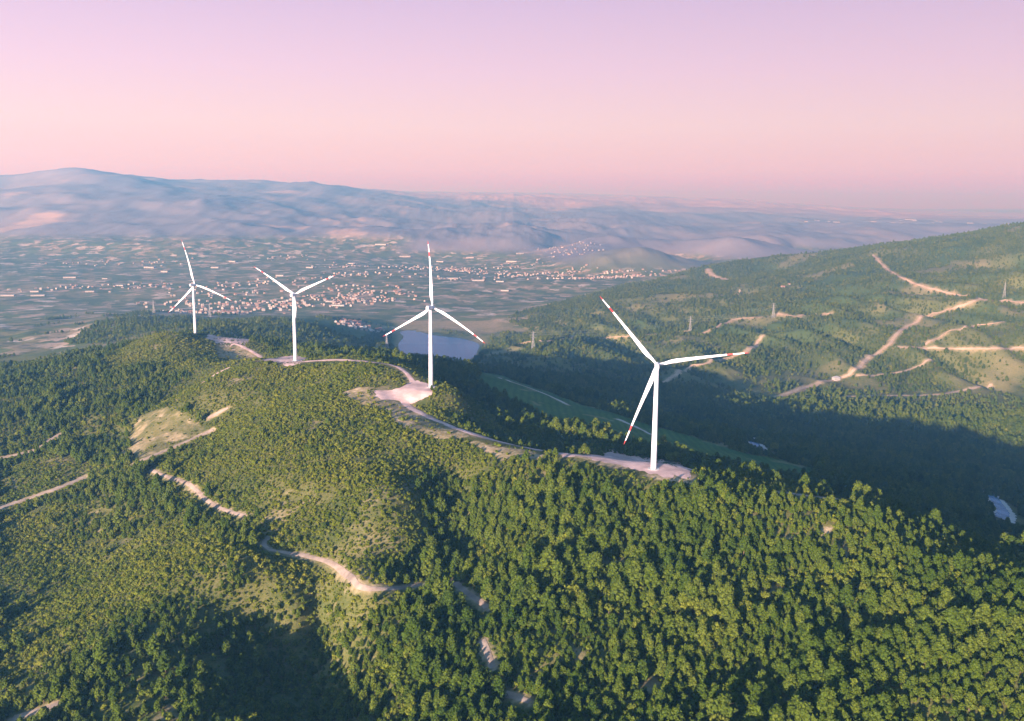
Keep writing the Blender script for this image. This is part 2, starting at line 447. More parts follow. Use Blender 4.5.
def foliage(name, dark, mid_, light):
    m, t, b = new_mat(name)
    oi = t.nodes.new('ShaderNodeObjectInfo'); geo = t.nodes.new('ShaderNodeNewGeometry')
    n1 = nnoise(t, 0.011, 3, oi.outputs['Location'])
    k = nmath(t, 'ADD', nmath(t, 'MULTIPLY', oi.outputs['Random'], 0.42), nmath(t, 'MULTIPLY', n1.outputs['Fac'], 0.90))
    k = nmath(t, 'SUBTRACT', k, 0.15)
    rp = t.nodes.new('ShaderNodeValToRGB'); setramp(rp, [(0.12, dark), (0.5, mid_), (0.88, light)])
    t.links.new(k, rp.inputs[0])
    n2 = nnoise(t, 1.1, 2, geo.outputs['Position'])
    c = nmix(t, nrange(t, n2.outputs['Fac'], 0.35, 0.68), nmix(t, 1.0, rp.outputs['Color'], (0.62, 0.72, 0.7), 'MULTIPLY'), nmix(t, 1.0, rp.outputs['Color'], (1.45, 1.4, 1.2), 'MULTIPLY'))
    t.links.new(c, b.inputs['Base Color'])
    b.inputs['Roughness'].default_value = 0.9; b.inputs['Specular IOR Level'].default_value = 0.03
    tr = t.nodes.new('ShaderNodeBsdfTranslucent'); t.links.new(nmix(t, 1.0, c, (1.2, 1.25, 0.6), 'MULTIPLY'), tr.inputs['Color'])
    ms = t.nodes.new('ShaderNodeMixShader'); ms.inputs[0].default_value = 0.28
    t.links.new(b.outputs[0], ms.inputs[1]); t.links.new(tr.outputs[0], ms.inputs[2])
    t.links.new(ms.outputs[0], t.nodes['Material Output'].inputs['Surface'])
    return m

M_PINE = foliage('pine_needles', (0.028, 0.052, 0.007), (0.060, 0.084, 0.010), (0.094, 0.110, 0.017))
M_LEAF = foliage('broad_leaves', (0.052, 0.078, 0.010), (0.092, 0.110, 0.014), (0.128, 0.132, 0.018))
M_SCRUB = foliage('scrub_leaves', (0.052, 0.078, 0.009), (0.104, 0.120, 0.013), (0.165, 0.160, 0.024))
M_BARK = plain('bark', (0.13, 0.09, 0.06), 0.95)
M_WHITE = plain('white_paint', (0.62, 0.62, 0.62), 0.4, 0.03, 0.15)
M_RED = plain('red_paint', (0.36, 0.04, 0.04), 0.4, 0.06)
M_STEEL = plain('galvanised_steel', (0.22, 0.23, 0.24), 0.5)
M_CONC = plain('concrete', (0.45, 0.43, 0.40), 0.9)
M_GRAVEL = plain('pink_gravel', (0.50, 0.34, 0.29), 0.95, 0.28, 0.07)
M_TRACK = plain('dirt', (0.28, 0.21, 0.155), 0.95, 0.25, 0.12)
M_HROAD = plain('tan_dirt', (0.37, 0.27, 0.19), 0.95, 0.2, 0.03)
M_FROAD = plain('pale_road', (0.42, 0.40, 0.36), 0.9, 0.1, 0.05)
M_ROOF = plain('roof_tiles', (0.24, 0.13, 0.10), 0.85)
M_WALL = plain('plaster', (0.27, 0.255, 0.25), 0.85, 0.15)
M_WALL2 = plain('tan_plaster', (0.20, 0.165, 0.15), 0.85, 0.15)
M_SHEET = plain('metal_sheet', (0.25, 0.24, 0.245), 0.5, 0.05, 0.1)
M_ROCK = plain('limestone', (0.55, 0.50, 0.45), 0.95, 0.2)
M_GLASS = plain('window_glass', (0.04, 0.05, 0.06), 0.1)

# ------------------------------------------------------------------ the ground
def build_ground():
    ny, nx = XX.shape
    keep_v = np.ones((ny, nx), bool)
    xc = (XX[:-1, :-1] + XX[1:, 1:]) / 2; yc = (YY[:-1, :-1] + YY[1:, 1:]) / 2
    keep = np.abs(xc) < np.maximum(yc, 0) * 0.80 + 1100
    idx = np.arange(ny * nx).reshape(ny, nx)
    q = np.stack([idx[:-1, :-1], idx[:-1, 1:], idx[1:, 1:], idx[1:, :-1]], -1)[keep]
    used = np.unique(q); remap = np.full(ny * nx, -1, np.int64); remap[used] = np.arange(len(used))
    q = remap[q]
    co = np.stack([XX, YY, ZZ], -1).reshape(-1, 3)[used]
    me = bpy.data.meshes.new('terrain')
    me.vertices.add(len(co)); me.vertices.foreach_set('co', co.ravel().astype(np.float32))
    me.loops.add(q.size); me.loops.foreach_set('vertex_index', q.ravel().astype(np.int32))
    me.polygons.add(len(q)); me.polygons.foreach_set('loop_start', np.arange(0, q.size, 4, dtype=np.int32))
    me.polygons.foreach_set('use_smooth', np.ones(len(q), bool))
    me.update(calc_edges=True)
    x, y, z = co.T
    rd = road_dist(x, y, ROADS.keys())
    bare = 1 - sstep(-1.5, 2.0, rd + fbm(x, y, 22, 2, 5) * 2.5)
    for p in CLEAR[:1]: bare = np.maximum(bare, in_poly(x, y, p) * (0.12 + 0.6 * sstep(-0.05, 0.4, fbm(x, y, 22, 4, 8))))
    for p in CLEAR[1:]: bare = np.maximum(bare, in_poly(x, y, p) * (0.55 + 0.45 * sstep(-0.2, 0.3, fbm(x, y, 30, 3, 8))))
    for p in SPARSE: bare = np.maximum(bare, in_poly(x, y, p) * 0.25 * sstep(-0.2, 0.3, fbm(x, y, 30, 3, 8)))
    # stony openings in the scrub and on the hills
    op = sstep(0.42, 0.56, fbm(x, y, 50, 4, 191)) * (1 - sstep(1500, 1900, y)) * 0.4
    op2 = sstep(0.20, 0.40, fbm(x, y, 300, 4, 93)) * sstep(1700, 2300, y) * (1 - sstep(4500, 5500, y)) * 0.3
    shore = (1 - sstep(LAKE_Z + .5, LAKE_Z + 3, z)) * (x > -700) * (x < 120) * (y > 2050) * (y < 3150)
    bare = np.maximum.reduce([bare, op, op2, shore * 0.7])
    leftp = (1 - sstep(-950, -700, x)) * sstep(1750, 2100, y) * (1 - sstep(-120, -60, z))
    plainm = np.maximum((1 - sstep(-206, -170, z)) * sstep(2600, 3300, y), leftp)
    fieldm = in_poly(x, y, FIELD) * 1.0
    ca = me.color_attributes.new('cover', 'FLOAT_COLOR', 'POINT')
    ca.data.foreach_set('color', np.stack([bare, plainm, fieldm, np.ones_like(x)], -1).ravel().astype(np.float32))
    m, t, b = new_mat('ground')
    at_ = t.nodes.new('ShaderNodeAttribute'); at_.attribute_name = 'cover'
    sp = t.nodes.new('ShaderNodeSeparateColor'); t.links.new(at_.outputs['Color'], sp.inputs[0])
    geo = t.nodes.new('ShaderNodeNewGeometry'); pos = geo.outputs['Position']
    # undergrowth
    n1 = nnoise(t, 0.02, 6, pos); n2 = nnoise(t, 0.25, 4, pos); n3 = nnoise(t, 0.0035, 6, pos)
    under = nmix(t, nrange(t, n1.outputs['Fac'], 0.38, 0.62), (0.058, 0.070, 0.018), (0.120, 0.112, 0.034))
    under = nmix(t, nrange(t, n2.outputs['Fac'], 0.45, 0.75, 0, 0.7), under, (0.15, 0.125, 0.055))
    under = nmix(t, nrange(t, nnoise(t, 0.9, 3, pos).outputs['Fac'], 0.48, 0.66, 0, .75), under, (0.045, 0.058, 0.012))
    # hills seen from far: patches of wood and dry grass
    hillc = nmix(t, nrange(t, n3.outputs['Fac'], 0.46, 0.60), (0.055, 0.085, 0.022), (0.125, 0.135, 0.042))
    sepp = t.nodes.new('ShaderNodeSeparateXYZ'); t.links.new(pos, sepp.inputs[0])
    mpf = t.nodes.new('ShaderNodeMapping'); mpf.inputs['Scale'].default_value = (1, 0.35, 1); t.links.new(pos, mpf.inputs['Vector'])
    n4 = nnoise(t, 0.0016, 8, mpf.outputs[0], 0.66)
    farc = nmix(t, nrange(t, n4.outputs['Fac'], 0.47, 0.62), (0.165, 0.160, 0.195), (0.215, 0.190, 0.21))  # far mountains: lavender haze tint painted into the base colour
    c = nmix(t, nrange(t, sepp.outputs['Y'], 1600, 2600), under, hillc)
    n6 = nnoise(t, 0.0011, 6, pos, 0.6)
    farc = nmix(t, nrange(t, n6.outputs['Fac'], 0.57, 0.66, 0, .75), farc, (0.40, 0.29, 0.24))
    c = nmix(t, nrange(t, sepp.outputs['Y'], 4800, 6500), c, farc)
    c = nmix(t, nrange(t, sepp.outputs['Y'], 12500, 18000), c, nmix(t, nrange(t, n4.outputs['Fac'], 0.4, 0.65), (0.36, 0.23, 0.215), (0.50, 0.33, 0.29)))  # farthest ranges: paler pink with distance, haze painted into the colour
    # fields of the plain
    mp = t.nodes.new('ShaderNodeMapping'); mp.inputs['Rotation'].default_value = (0, 0, 0.35); mp.inputs['Scale'].default_value = (1, 0.8, 1)
    t.links.new(pos, mp.inputs['Vector'])
    vo = t.nodes.new('ShaderNodeTexVoronoi'); vo.inputs['Scale'].default_value = 0.019; vo.distance = 'CHEBYCHEV'; t.links.new(mp.outputs[0], vo.inputs['Vector'])
    spc = t.nodes.new('ShaderNodeSeparateColor'); t.links.new(vo.outputs['Color'], spc.inputs[0])
    rp = t.nodes.new('ShaderNodeValToRGB'); rp.color_ramp.interpolation = 'CONSTANT'
    setramp(rp, [(0, (0.075, 0.100, 0.035)), (0.30, (0.11, 0.135, 0.045)), (0.50, (0.17, 0.155, 0.075)), (0.68, (0.25, 0.20, 0.125)), (0.84, (0.36, 0.27, 0.20)), (0.94, (0.48, 0.40, 0.33))])
    t.links.new(spc.outputs['Red'], rp.inputs[0])
    n5 = nnoise(t, 0.03, 5, pos, 0.75)
    fld = nmix(t, nrange(t, n5.outputs['Fac'], 0.50, 0.60), rp.outputs['Color'], (0.075, 0.095, 0.05))
    c = nmix(t, sp.outputs['Green'], c, fld)
    c = nmix(t, sp.outputs['Blue'], c, nmix(t, nrange(t, n1.outputs['Fac'], 0.3, 0.7), (0.045, 0.10, 0.022), (0.085, 0.135, 0.032)))
    wv = t.nodes.new('ShaderNodeTexWave'); wv.inputs['Scale'].default_value = 0.035; wv.inputs['Distortion'].default_value = 3.0; wv.inputs['Detail'].default_value = 3; t.links.new(pos, wv.inputs['Vector'])
    c = nmix(t, nmath(t, 'MULTIPLY', sp.outputs['Blue'], nrange(t, wv.outputs['Fac'], 0.2, 0.9, 0, .45)), c, (0.035, 0.075, 0.02))
    # bare earth
    earth = nmix(t, nrange(t, n2.outputs['Fac'], 0.35, 0.7), (0.27, 0.20, 0.105), (0.44, 0.33, 0.21))
    ef = nmath(t, 'MULTIPLY', sp.outputs['Red'], nrange(t, nnoise(t, 0.13, 5, pos).outputs['Fac'], 0.28, 0.52, 0.35, 1.0))
    c = nmix(t, ef, c, earth)
    t.links.new(c, b.inputs['Base Color']); b.inputs['Roughness'].default_value = 0.95; b.inputs['Specular IOR Level'].default_value = 0.05
    bp = t.nodes.new('ShaderNodeBump'); bp.inputs['Strength'].default_value = 0.5; bp.inputs['Distance'].default_value = 1.2
    t.links.new(n2.outputs['Fac'], bp.inputs['Height']); t.links.new(bp.outputs[0], b.inputs['Normal'])
    me.materials.append(m)
    o = bpy.data.objects.new('terrain', me); COL.objects.link(o)
    tag(o, 'green wooded ridge with scrub and clearings, falling to a wide plain and mountains', 'terrain', kind='structure')
build_ground()

# ------------------------------------------------------------------ roads, pads, water
def strip(name, p, w, mat, off):
    q = spline(p, 3.0 if p[:, 1].max() < 1600 else 9.0)
    d = np.gradient(q, axis=0); d /= np.maximum(np.hypot(d[:, 0], d[:, 1])[:, None], 1e-6); n = np.stack([-d[:, 1], d[:, 0]], 1)
    vs = []; fs = []
    k = 5
    for i in range(len(q)):
        j = 1 + 0.22 * noise(i * 0.31, 7.7, 3)
        for a in np.linspace(-1, 1, k):
            e = abs(a) == 1
            pt = q[i] + n[i] * a * w / 2 * (j + (0.18 * noise(i * 0.9 + a * 50, 1.3, 8) if e else 0))
            vs.append((pt[0], pt[1], float(zg(pt[0], pt[1])) + off - (0.12 if e else 0)))
    for i in range(len(q) - 1):
        for a in range(k - 1): fs.append((i * k + a, i * k + a + 1, (i + 1) * k + a + 1, (i + 1) * k + a))
    o = mesh_obj(name, vs, fs, mat, smooth=True)
    o['kind'] = 'structure'
    return o
for nme, mat in (('gravel_road', M_GRAVEL), ('dirt_track', M_TRACK), ('field_road', M_FROAD), ('hill_road', M_HROAD)):
    for p, w, vg in roadw[nme]:
        strip(nme, p, w * (.66 if nme == 'hill_road' else 1), mat, 0.32 + 0.0006 * max(0, p[:, 1].mean() - 1200))
def pad(name, poly, mat, off=0.2, rings=9, step=2.5):
    c = poly.mean(0)
    b = spline(np.vstack([poly, poly[:1]]), step)[:-1]
    b = c + (b - c) * (1 + 0.16 * noise(np.arange(len(b)) * 0.4, np.full(len(b), 3.3), 4))[:, None]
    vs = [(c[0], c[1], float(zg(*c)) + off)]; fs = []; n = len(b)
    for r in range(1, rings + 1):
        pts = c + (b - c) * r / rings; zz = zg(pts[:, 0], pts[:, 1]) + off - (0.1 if r == rings else 0)
        vs += [(pts[i, 0], pts[i, 1], zz[i]) for i in range(n)]
    for i in range(n): fs.append((0, 1 + i, 1 + (i + 1) % n))
    for r in range(rings - 1):
        for i in range(n):
            a = 1 + r * n; fs.append((a + i, a + n + i, a + n + (i + 1) % n, a + (i + 1) % n))
    o = mesh_obj(name, vs, fs, mat, smooth=True); o['kind'] = 'structure'; return o
for p in pads_w: pad('gravel_pad', p, M_GRAVEL)

def water(name, poly, z, col):
    m, t, b = new_mat(name + '_surface')
    b.inputs['Base Color'].default_value = col + (1,); b.inputs['Roughness'].default_value = 0.12; b.inputs['Specular IOR Level'].default_value = 0.5
    geo = t.nodes.new('ShaderNodeNewGeometry'); n = nnoise(t, 0.2, 4, geo.outputs['Position'])
    bp = t.nodes.new('ShaderNodeBump'); bp.inputs['Strength'].default_value = 1.0; bp.inputs['Distance'].default_value = 1.6
    t.links.new(n.outputs['Fac'], bp.inputs['Height']); t.links.new(bp.outputs[0], b.inputs['Normal'])
    return m
M_LAKE = water('lake', None, 0, (0.13, 0.25, 0.38))
lk = [(-620, 2080), (-60, 2080), (60, 2500), (40, 2900), (-620, 2900)]
M_LAKE.node_tree.nodes['Principled BSDF'].inputs['Specular IOR Level'].default_value = 0.03
o = mesh_obj('lake_water', [(x, y, LAKE_Z) for x, y in lk], [tuple(range(5))], M_LAKE); o['kind'] = 'structure'
for p in STREAMS: strip('gravel_bank', p, 26, M_FROAD, 0.45)
for p in STREAMS: strip('stream_water', p, 13, M_LAKE, 0.75)

# ------------------------------------------------------------------ turbines
def ring_mesh(sections):
    """sections: list of lists of points (same count), joined in a tube with end caps"""
    vs = []; fs = []; n = len(sections[0])
    for s in sections: vs += [tuple(p) for p in s]
    for k in range(len(sections) - 1):
        for i in range(n):
            j = (i + 1) % n; fs.append((k * n + i, k * n + j, (k + 1) * n + j, (k + 1) * n + i))
    fs.append(tuple(range(n))[::-1]); fs.append(tuple((len(sections) - 1) * n + i for i in range(n)))
    return vs, fs
def circle(r, z, n=32, cx=0, cy=0):
    return [(cx + r * math.cos(2 * math.pi * i / n), cy + r * math.sin(2 * math.pi * i / n), z) for i in range(n)]

def blade_mesh(L):
    """blade along +Z from the hub centre, chord along X, upwind is +Y, tip bent downwind"""
    st_ = [(0.015, 2.3, 2.3, 0), (0.045, 2.3, 2.25, 4), (0.09, 2.9, 1.9, 16), (0.15, 3.9, 1.35, 17), (0.21, 4.3, 1.05, 14), (0.30, 3.8, 0.80, 10), (0.40, 3.2, 0.62, 7),
           (0.50, 2.7, 0.50, 5), (0.60, 2.25, 0.40, 3), (0.70, 1.85, 0.32, 2), (0.765, 1.62, 0.28, 1.2), (0.83, 1.38, 0.24, .7), (0.90, 1.08, 0.19, 0), (0.95, 0.80, 0.14, 0), (0.985, 0.45, 0.09, 0), (1.0, 0.14, 0.05, 0)]
    secs = []; n = 16
    for f, ch, th, tw in st_:
        pts = []; a = R(tw)
        for i in range(n):
            q = 2 * math.pi * i / n
            cx = math.cos(q) * ch * .41; cy = math.sin(q) * th / 2
            if f > 0.07:
                cx -= ch * 0.20 * min(1, (f - 0.07) * 12); cy *= 1.0 + 0.45 * math.cos(q)
            x = cx * math.cos(a) - cy * math.sin(a); y = cx * math.sin(a) + cy * math.cos(a)
            bend = 1.6 * math.sin(math.pi * min(f, 1) * 0.8) - 3.8 * f ** 2.6
            pts.append((x, y + bend, f * L))
        secs.append(pts)
    vs, fs = ring_mesh(secs)
    fm = []
    for f in fs:
        zc = sum(vs[i][2] for i in f) / len(f) / L
        fm.append(1 if (0.765 < zc < 0.83 or zc > 0.95) else 0)
    return vs, fs, fm
TILT = R(5)
def turbine(base, hub_h, L, yaw, spin, label):
    t = empty('wind_turbine', base, yaw)          # local +Y is upwind
    tag(t, label, 'wind turbine', 'white wind turbines along the ridge')
    rb, rt = 2.35, 1.45
    hs = [0.0, .25, .5, .75, 1.0]
    vs, fs = ring_mesh([circle(rb + (rt - rb) * f, 0.35 + (hub_h - 2.4) * f) for f in hs])
    tw = mesh_obj('tower', vs, fs, M_WHITE, t, smooth=False); tw.data.polygons.foreach_set('use_smooth', [len(p.vertices) == 4 for p in tw.data.polygons])
    for f in (0.33, 0.66):
        r = rb + (rt - rb) * f
        vs, fs = ring_mesh([circle(r + 0.05, 0.35 + (hub_h - 2.4) * f), circle(r + 0.05, 0.65 + (hub_h - 2.4) * f)])
        mesh_obj('flange', vs, fs, M_WHITE, tw)
    bm_ = [(-.5, -2.44, .35), (.5, -2.44, .35), (.5, -2.44, 2.6), (-.5, -2.44, 2.6), (-.5, -2.2, .35), (.5, -2.2, .35), (.5, -2.2, 2.6), (-.5, -2.2, 2.6)]
    mesh_obj('door', bm_, [(0, 1, 2, 3), (7, 6, 5, 4), (0, 4, 5, 1), (1, 5, 6, 2), (2, 6, 7, 3), (3, 7, 4, 0)], M_STEEL, tw)
    vs, fs = ring_mesh([circle(4.6, -0.6), circle(4.6, 0.36), circle(4.2, 0.42)]); mesh_obj('foundation', vs, fs, M_CONC, t)
    # nacelle: rounded box from behind the tower to the rotor
    def sect(y, w, h, zc):
        pts = []
        for i in range(24):
            q = 2 * math.pi * i / 24; c, s = math.cos(q), math.sin(q); e = 0.45
            pts.append((w / 2 * math.copysign(abs(c) ** e, c), y, zc + h / 2 * math.copysign(abs(s) ** e, s)))
        return pts
    nz = hub_h + 0.3
    vs, fs = ring_mesh([sect(-7.2, 2.4, 2.4, nz + .1), sect(-7.0, 3.0, 3.2, nz + .1), sect(-4, 3.6, 3.8, nz), sect(1.5, 3.7, 3.9, nz), sect(2.9, 3.0, 3.2, nz), sect(3.2, 2.4, 2.4, nz)])
    nac = mesh_obj('nacelle', vs, fs, M_WHITE, t, smooth=False)
    bmv = [(x, y, z) for z in (nz + 1.9, nz + 2.6) for x, y in ((-1.5, -6.4), (1.5, -6.4), (1.5, -5.2), (-1.5, -5.2))]
    mesh_obj('cooler', bmv, [(3, 2, 1, 0), (4, 5, 6, 7), (0, 1, 5, 4), (1, 2, 6, 5), (2, 3, 7, 6), (3, 0, 4, 7)], M_STEEL, nac)
    rot = Matrix.Translation((0, 4.6, hub_h + 0.5)) @ Matrix.Rotation(TILT, 4, 'X')
    secs = []
    for y, r in ((-1.55, 1.5), (-1.3, 1.75), (0, 1.9), (1.0, 1.7), (1.8, 1.15), (2.3, .5), (2.42, .1)):
        secs.append([(r * math.cos(2 * math.pi * i / 24), y, r * math.sin(2 * math.pi * i / 24)) for i in range(24)])
    vs, fs = ring_mesh(secs); hb = mesh_obj('hub', vs, fs, M_WHITE, t, smooth=True); hb.matrix_local = rot
    bv, bf, bmi = blade_mesh(L)
    bl = None
    for k in range(3):
        if bl is None:
            bl = mesh_obj('blade', bv, bf, [M_WHITE, M_RED], t, fmat=bmi, smooth=True); o = bl
        else:
            o = bl.copy(); COL.objects.link(o); o.parent = t
        o.matrix_local = rot @ Matrix.Rotation(R(spin + 120 * k), 4, 'Y')
    return t
# spin: angle of a blade from straight up, clockwise as seen from behind the nacelle
turbine(PADS[0], 82, 70, R(-8), 80, 'white turbine nearest the camera at the end of the gravel road')
turbine(PADS[1], 82, 68, R(-22), 0, 'white turbine beside the wide pink gravel pad, one blade straight up')
turbine(PADS[2], 82, 60, R(-8), 65, 'white turbine with two raised blades, its third blade behind the tower')
turbine(PADS[3], 82, 74, R(-18), -11, 'smallest and farthest turbine, behind the rounded hilltop')

# ------------------------------------------------------------------ trees
ICO = bmesh.new(); bmesh.ops.create_icosphere(ICO, subdivisions=1, radius=1)
ICV = np.array([v.co[:] for v in ICO.verts]); ICF = [[v.index for v in f.verts] for f in ICO.faces]; ICO.free()
def crown_mesh(name, lumps, leaves, rng, mat, leaf=0.5):
    vs = []; fs = []
    for c, r in lumps:
        b = len(vs); s = rng.uniform(0.6, 1.4, (len(ICV), 1))
        vs += list(np.asarray(c) + ICV * r * s * np.array([1, 1, 0.85])); fs += [[b + i for i in f] for f in ICF]
    for _ in range(leaves):
        c, r = lumps[rng.integers(len(lumps))]
        d = rng.normal(size=3); d[2] += 0.4; d /= np.linalg.norm(d)
        p = np.asarray(c) + d * np.asarray(r) * rng.uniform(0.9, 1.3)
        t1 = rng.normal(size=3); t1 -= d * (t1 @ d) * 0.6; t1 /= np.linalg.norm(t1); t2 = np.cross(d, t1) + d * rng.normal() * 0.5
        b = len(vs); s = leaf * rng.uniform(0.6, 1.3)
        vs += [p - t1 * s * .5, p + t1 * s * .5 + t2 * s * 0.2, p + t2 * s, p - t1 * s * 0.3 + t2 * s * 0.8]; fs.append([b, b + 1, b + 2, b + 3])
    me = bpy.data.meshes.new(name); me.from_pydata([tuple(v) for v in vs], [], fs); me.materials.append(mat); me.update()
    return me
def trunk_mesh(h, r, rng, limbs=5, spread=1.5):
    vs = []; fs = []
    def tube(pts, rs, n=6):
        b = len(vs)
        for (x, y, z), rr in zip(pts, rs):
            for i in range(n): vs.append((x + rr * math.cos(6.283 * i / n), y + rr * math.sin(6.283 * i / n), z))
        for k in range(len(pts) - 1):
            for i in range(n):
                j = (i + 1) % n; fs.append((b + k * n + i, b + k * n + j, b + (k + 1) * n + j, b + (k + 1) * n + i))
    bx, by = rng.normal(size=2) * 0.15
    tube([(0, 0, -0.8), (bx * .5, by * .5, h * .4), (bx, by, h * 0.92)], [r * 1.2, r * .75, r * .15])
    for k in range(limbs):
        a = rng.uniform(0, 6.28); z = h * rng.uniform(0.3, 0.75); l = spread * rng.uniform(.6, 1)
        tube([(0, 0, z), (math.cos(a) * l, math.sin(a) * l, z + l * .45)], [r * .35, r * .08], 4)
    me = bpy.data.meshes.new('trunk'); me.from_pydata(vs, [], fs); me.materials.append(M_BARK); me.update(); return me
def pine_lumps(rng, h, Rm):
    L = []
    n = int(rng.integers(30, 40)); top = rng.uniform(0.38, 0.70)
    for i in range(n):
        t = ((i + rng.uniform(0, .8)) / n); z = h * (0.20 + 0.78 * t)
        env = Rm * (1 - t) ** top * (0.72 + 0.28 * min(1, t * 5)) + 0.12
        a = i * 2.4 + rng.uniform(-.5, .5); rr = env * rng.uniform(0.45, 0.9)
        L.append(((math.cos(a) * rr, math.sin(a) * rr, z), Rm * (0.36 - 0.15 * t) * rng.uniform(.75, 1.25)))
    L.append(((0, 0, h * .55), Rm * .45)); L.append(((0, 0, h * .78), Rm * .28))
    return L
def leaf_lumps(rng, h, Rm):
    L = []
    for i in range(int(rng.integers(20, 27))):
        d = rng.normal(size=3); d /= np.linalg.norm(d); q = rng.uniform(.55, .95)
        L.append(((d[0] * Rm * q, d[1] * Rm * q, h * .58 + d[2] * h * .36 * q), Rm * rng.uniform(.24, .44)))
    L.append(((0, 0, h * .55), Rm * .6)); return L
def bush_lumps(rng, h, Rm):
    L = []
    for i in range(int(rng.integers(7, 12))):
        a = rng.uniform(0, 6.28); q = rng.uniform(0.1, .8)
        L.append(((math.cos(a) * Rm * q, math.sin(a) * Rm * q, h * rng.uniform(.25, .7) * (1.15 - q * .6)), Rm * rng.uniform(.3, .55)))
    return L
PROTO = {'pine_tree': [], 'broadleaf_tree': [], 'shrub': []}
prng = np.random.default_rng(5)
for k in range(7):
    h = prng.uniform(7.5, 10); rm = h * prng.uniform(.32, .42)
    PROTO['pine_tree'].append((crown_mesh('crown', pine_lumps(prng, h, rm), 430, prng, M_PINE, .72), trunk_mesh(h, .2, prng, 5, rm * .8)))
for k in range(4):
    h = prng.uniform(5, 7); rm = h * prng.uniform(.38, .48)
    PROTO['broadleaf_tree'].append((crown_mesh('crown', leaf_lumps(prng, h, rm), 340, prng, M_LEAF, .6), trunk_mesh(h * .8, .18, prng, 6, rm * .8)))
for k in range(5):
    h = prng.uniform(2.0, 3.0); rm = prng.uniform(1.3, 1.9)
    PROTO['shrub'].append((crown_mesh('crown', bush_lumps(prng, h, rm), 120, prng, M_SCRUB, .42), trunk_mesh(h * .6, .08, prng, 5, rm * .6)))

# where they grow
def jgrid(x0, x1, y0, y1, step, seed):
    r = np.random.default_rng(seed)
    gx, gy = np.meshgrid(np.arange(x0, x1, step), np.arange(y0, y1, step))
    x = gx.ravel() + r.uniform(-.5, .5, gx.size) * step * 1.1; y = gy.ravel() + r.uniform(-.5, .5, gx.size) * step * 1.1
    return x, y, r
def in_view(x, y, side=0.62, margin=230): return (np.abs(x) < side * y + margin)
def open_ground(x, y, small=False):
    m = np.zeros(len(x), bool)
    rr = np.random.default_rng(3).uniform(0, 1, len(x)) > .10 + .25 * (fbm(x, y, 30, 2, 19) > .18)
    for p in CLEAR: m |= in_poly(x, y, p) & (rr | (not small))
    for p in [FIELD] + pads_w: m |= in_poly(x, y, p)
    for px, py, pz in PADS: m |= np.hypot(x - px, y - py) < 11
    return m
def near_points(step, seed):
    x, y, r = jgrid(-1350, 1350, 300, 1750, step, seed)
    k = in_view(x, y); x = x[k]; y = y[k]
    rd = road_dist(x, y, ('gravel_road', 'dirt_track', 'field_road'))
    pd = np.zeros(len(x), bool)
    for q in STREAMS:
        for a, b in q: pd |= np.hypot((x - a), (y - b + 14) * .55) < 17
    for a, b in ((P(425, 372, 1010)[:2]), (P(402, 362, 1085)[:2]), (P(440, 376, 1010)[:2])): pd |= (np.hypot(x - a, y - b) < 48) & (step > 3)
    for dy in (7, 14, 20) if step > 3 else (5, 9):
        for p in pads_w: pd |= in_poly(x, y + dy, p)
    k = ~open_ground(x, y, step < 3) & ~pd & (~in_poly(x, y, LOW) | (step < 3)) & (rd > 0.5 + r.uniform(-1, 1.5, len(x)))
    # the verges below the roads are kept low
    for dy in (6, 12) + ((18, 25) if step > 3 else ()):
        k &= road_dist(x, y + dy, ('gravel_road',)) > 0
    for dy in (4, 8, 13, 18) if step > 3 else (3, 5):
        k &= road_dist(x, y + dy, ('dirt_track',)) > 0
    return x[k], y[k], r
def masks(x, y):
    s = np.zeros(len(x), bool); sp = np.zeros(len(x), bool)
    for p in SCRUB: s |= in_poly(x + noise(x / 25, y / 25, 71) * 30, y + noise(x / 25, y / 25, 72) * 30, p)
    for p in SPARSE: sp |= in_poly(x, y, p)
    return s, sp
op_ = lambda x, y: sstep(0.42, 0.56, fbm(x, y, 50, 4, 191))
POS = {}
x, y, r = near_points(3.75, 101); s, sp = masks(x, y)
grove = fbm(x, y, 110, 3, 33)
dens = np.where(s, np.where(grove > 0.30, 0.30, 0.02), np.where(x < -120 - (y - 600) * .05, np.clip(.72 + fbm(x, y, 75, 3, 35) * 1.3, .12, .95), .95)) * (1 - op_(x, y) * .9) * np.where(sp, 0.15, 1)
k = r.uniform(0, 1, len(x)) < dens
x, y, s, grove = x[k], y[k], s[k], grove[k]
leafy = r.uniform(0, 1, len(x)) < np.where(s, .5, np.clip(0.16 + fbm(x, y, 70, 3, 44) * 0.9, .03, .8))
sc1 = np.clip(r.lognormal(-.30, .36, len(x)), .32, 1.5) * np.where(s, .62, 1) * np.where(x < -60, .80, 1) * (0.95 + 0.75 * fbm(x, y, 75, 3, 66))
CREST = np.array([P(*c)[:2] for c in ((653,469,706),(690,473,700),(740,480,682),(800,497,650),(850,511,624),(900,524,602),(960,547,574),(1024,566,550))])
CREST = spline(CREST, 10)
dc = np.min(np.hypot(x[:, None] - CREST[None, :, 0], y[:, None] - CREST[None, :, 1]), 1)
sc1 = sc1 * np.where((dc < 42) & (x > 60), .66, 1) * np.where(road_dist(x, y, ('gravel_road',)) < 60, .60, 1)
POS['pine_tree'] = (x[~leafy], y[~leafy], sc1[~leafy]); POS['broadleaf_tree'] = (x[leafy], y[leafy], sc1[leafy] * 0.92)
x, y, r = near_points(2.05, 102); s, sp = masks(x, y)
dens = np.where(s, np.clip(.90 + fbm(x, y, 40, 3, 55) * 1.1, .40, 1), .25) * (1 - op_(x, y) * .6) * np.where(sp, 0.95, 1)
dens = np.where(road_dist(x, y, ('dirt_track',)) < 24, np.maximum(dens, .7), dens)
k = r.uniform(0, 1, len(x)) < dens
x, y = x[k], y[k]
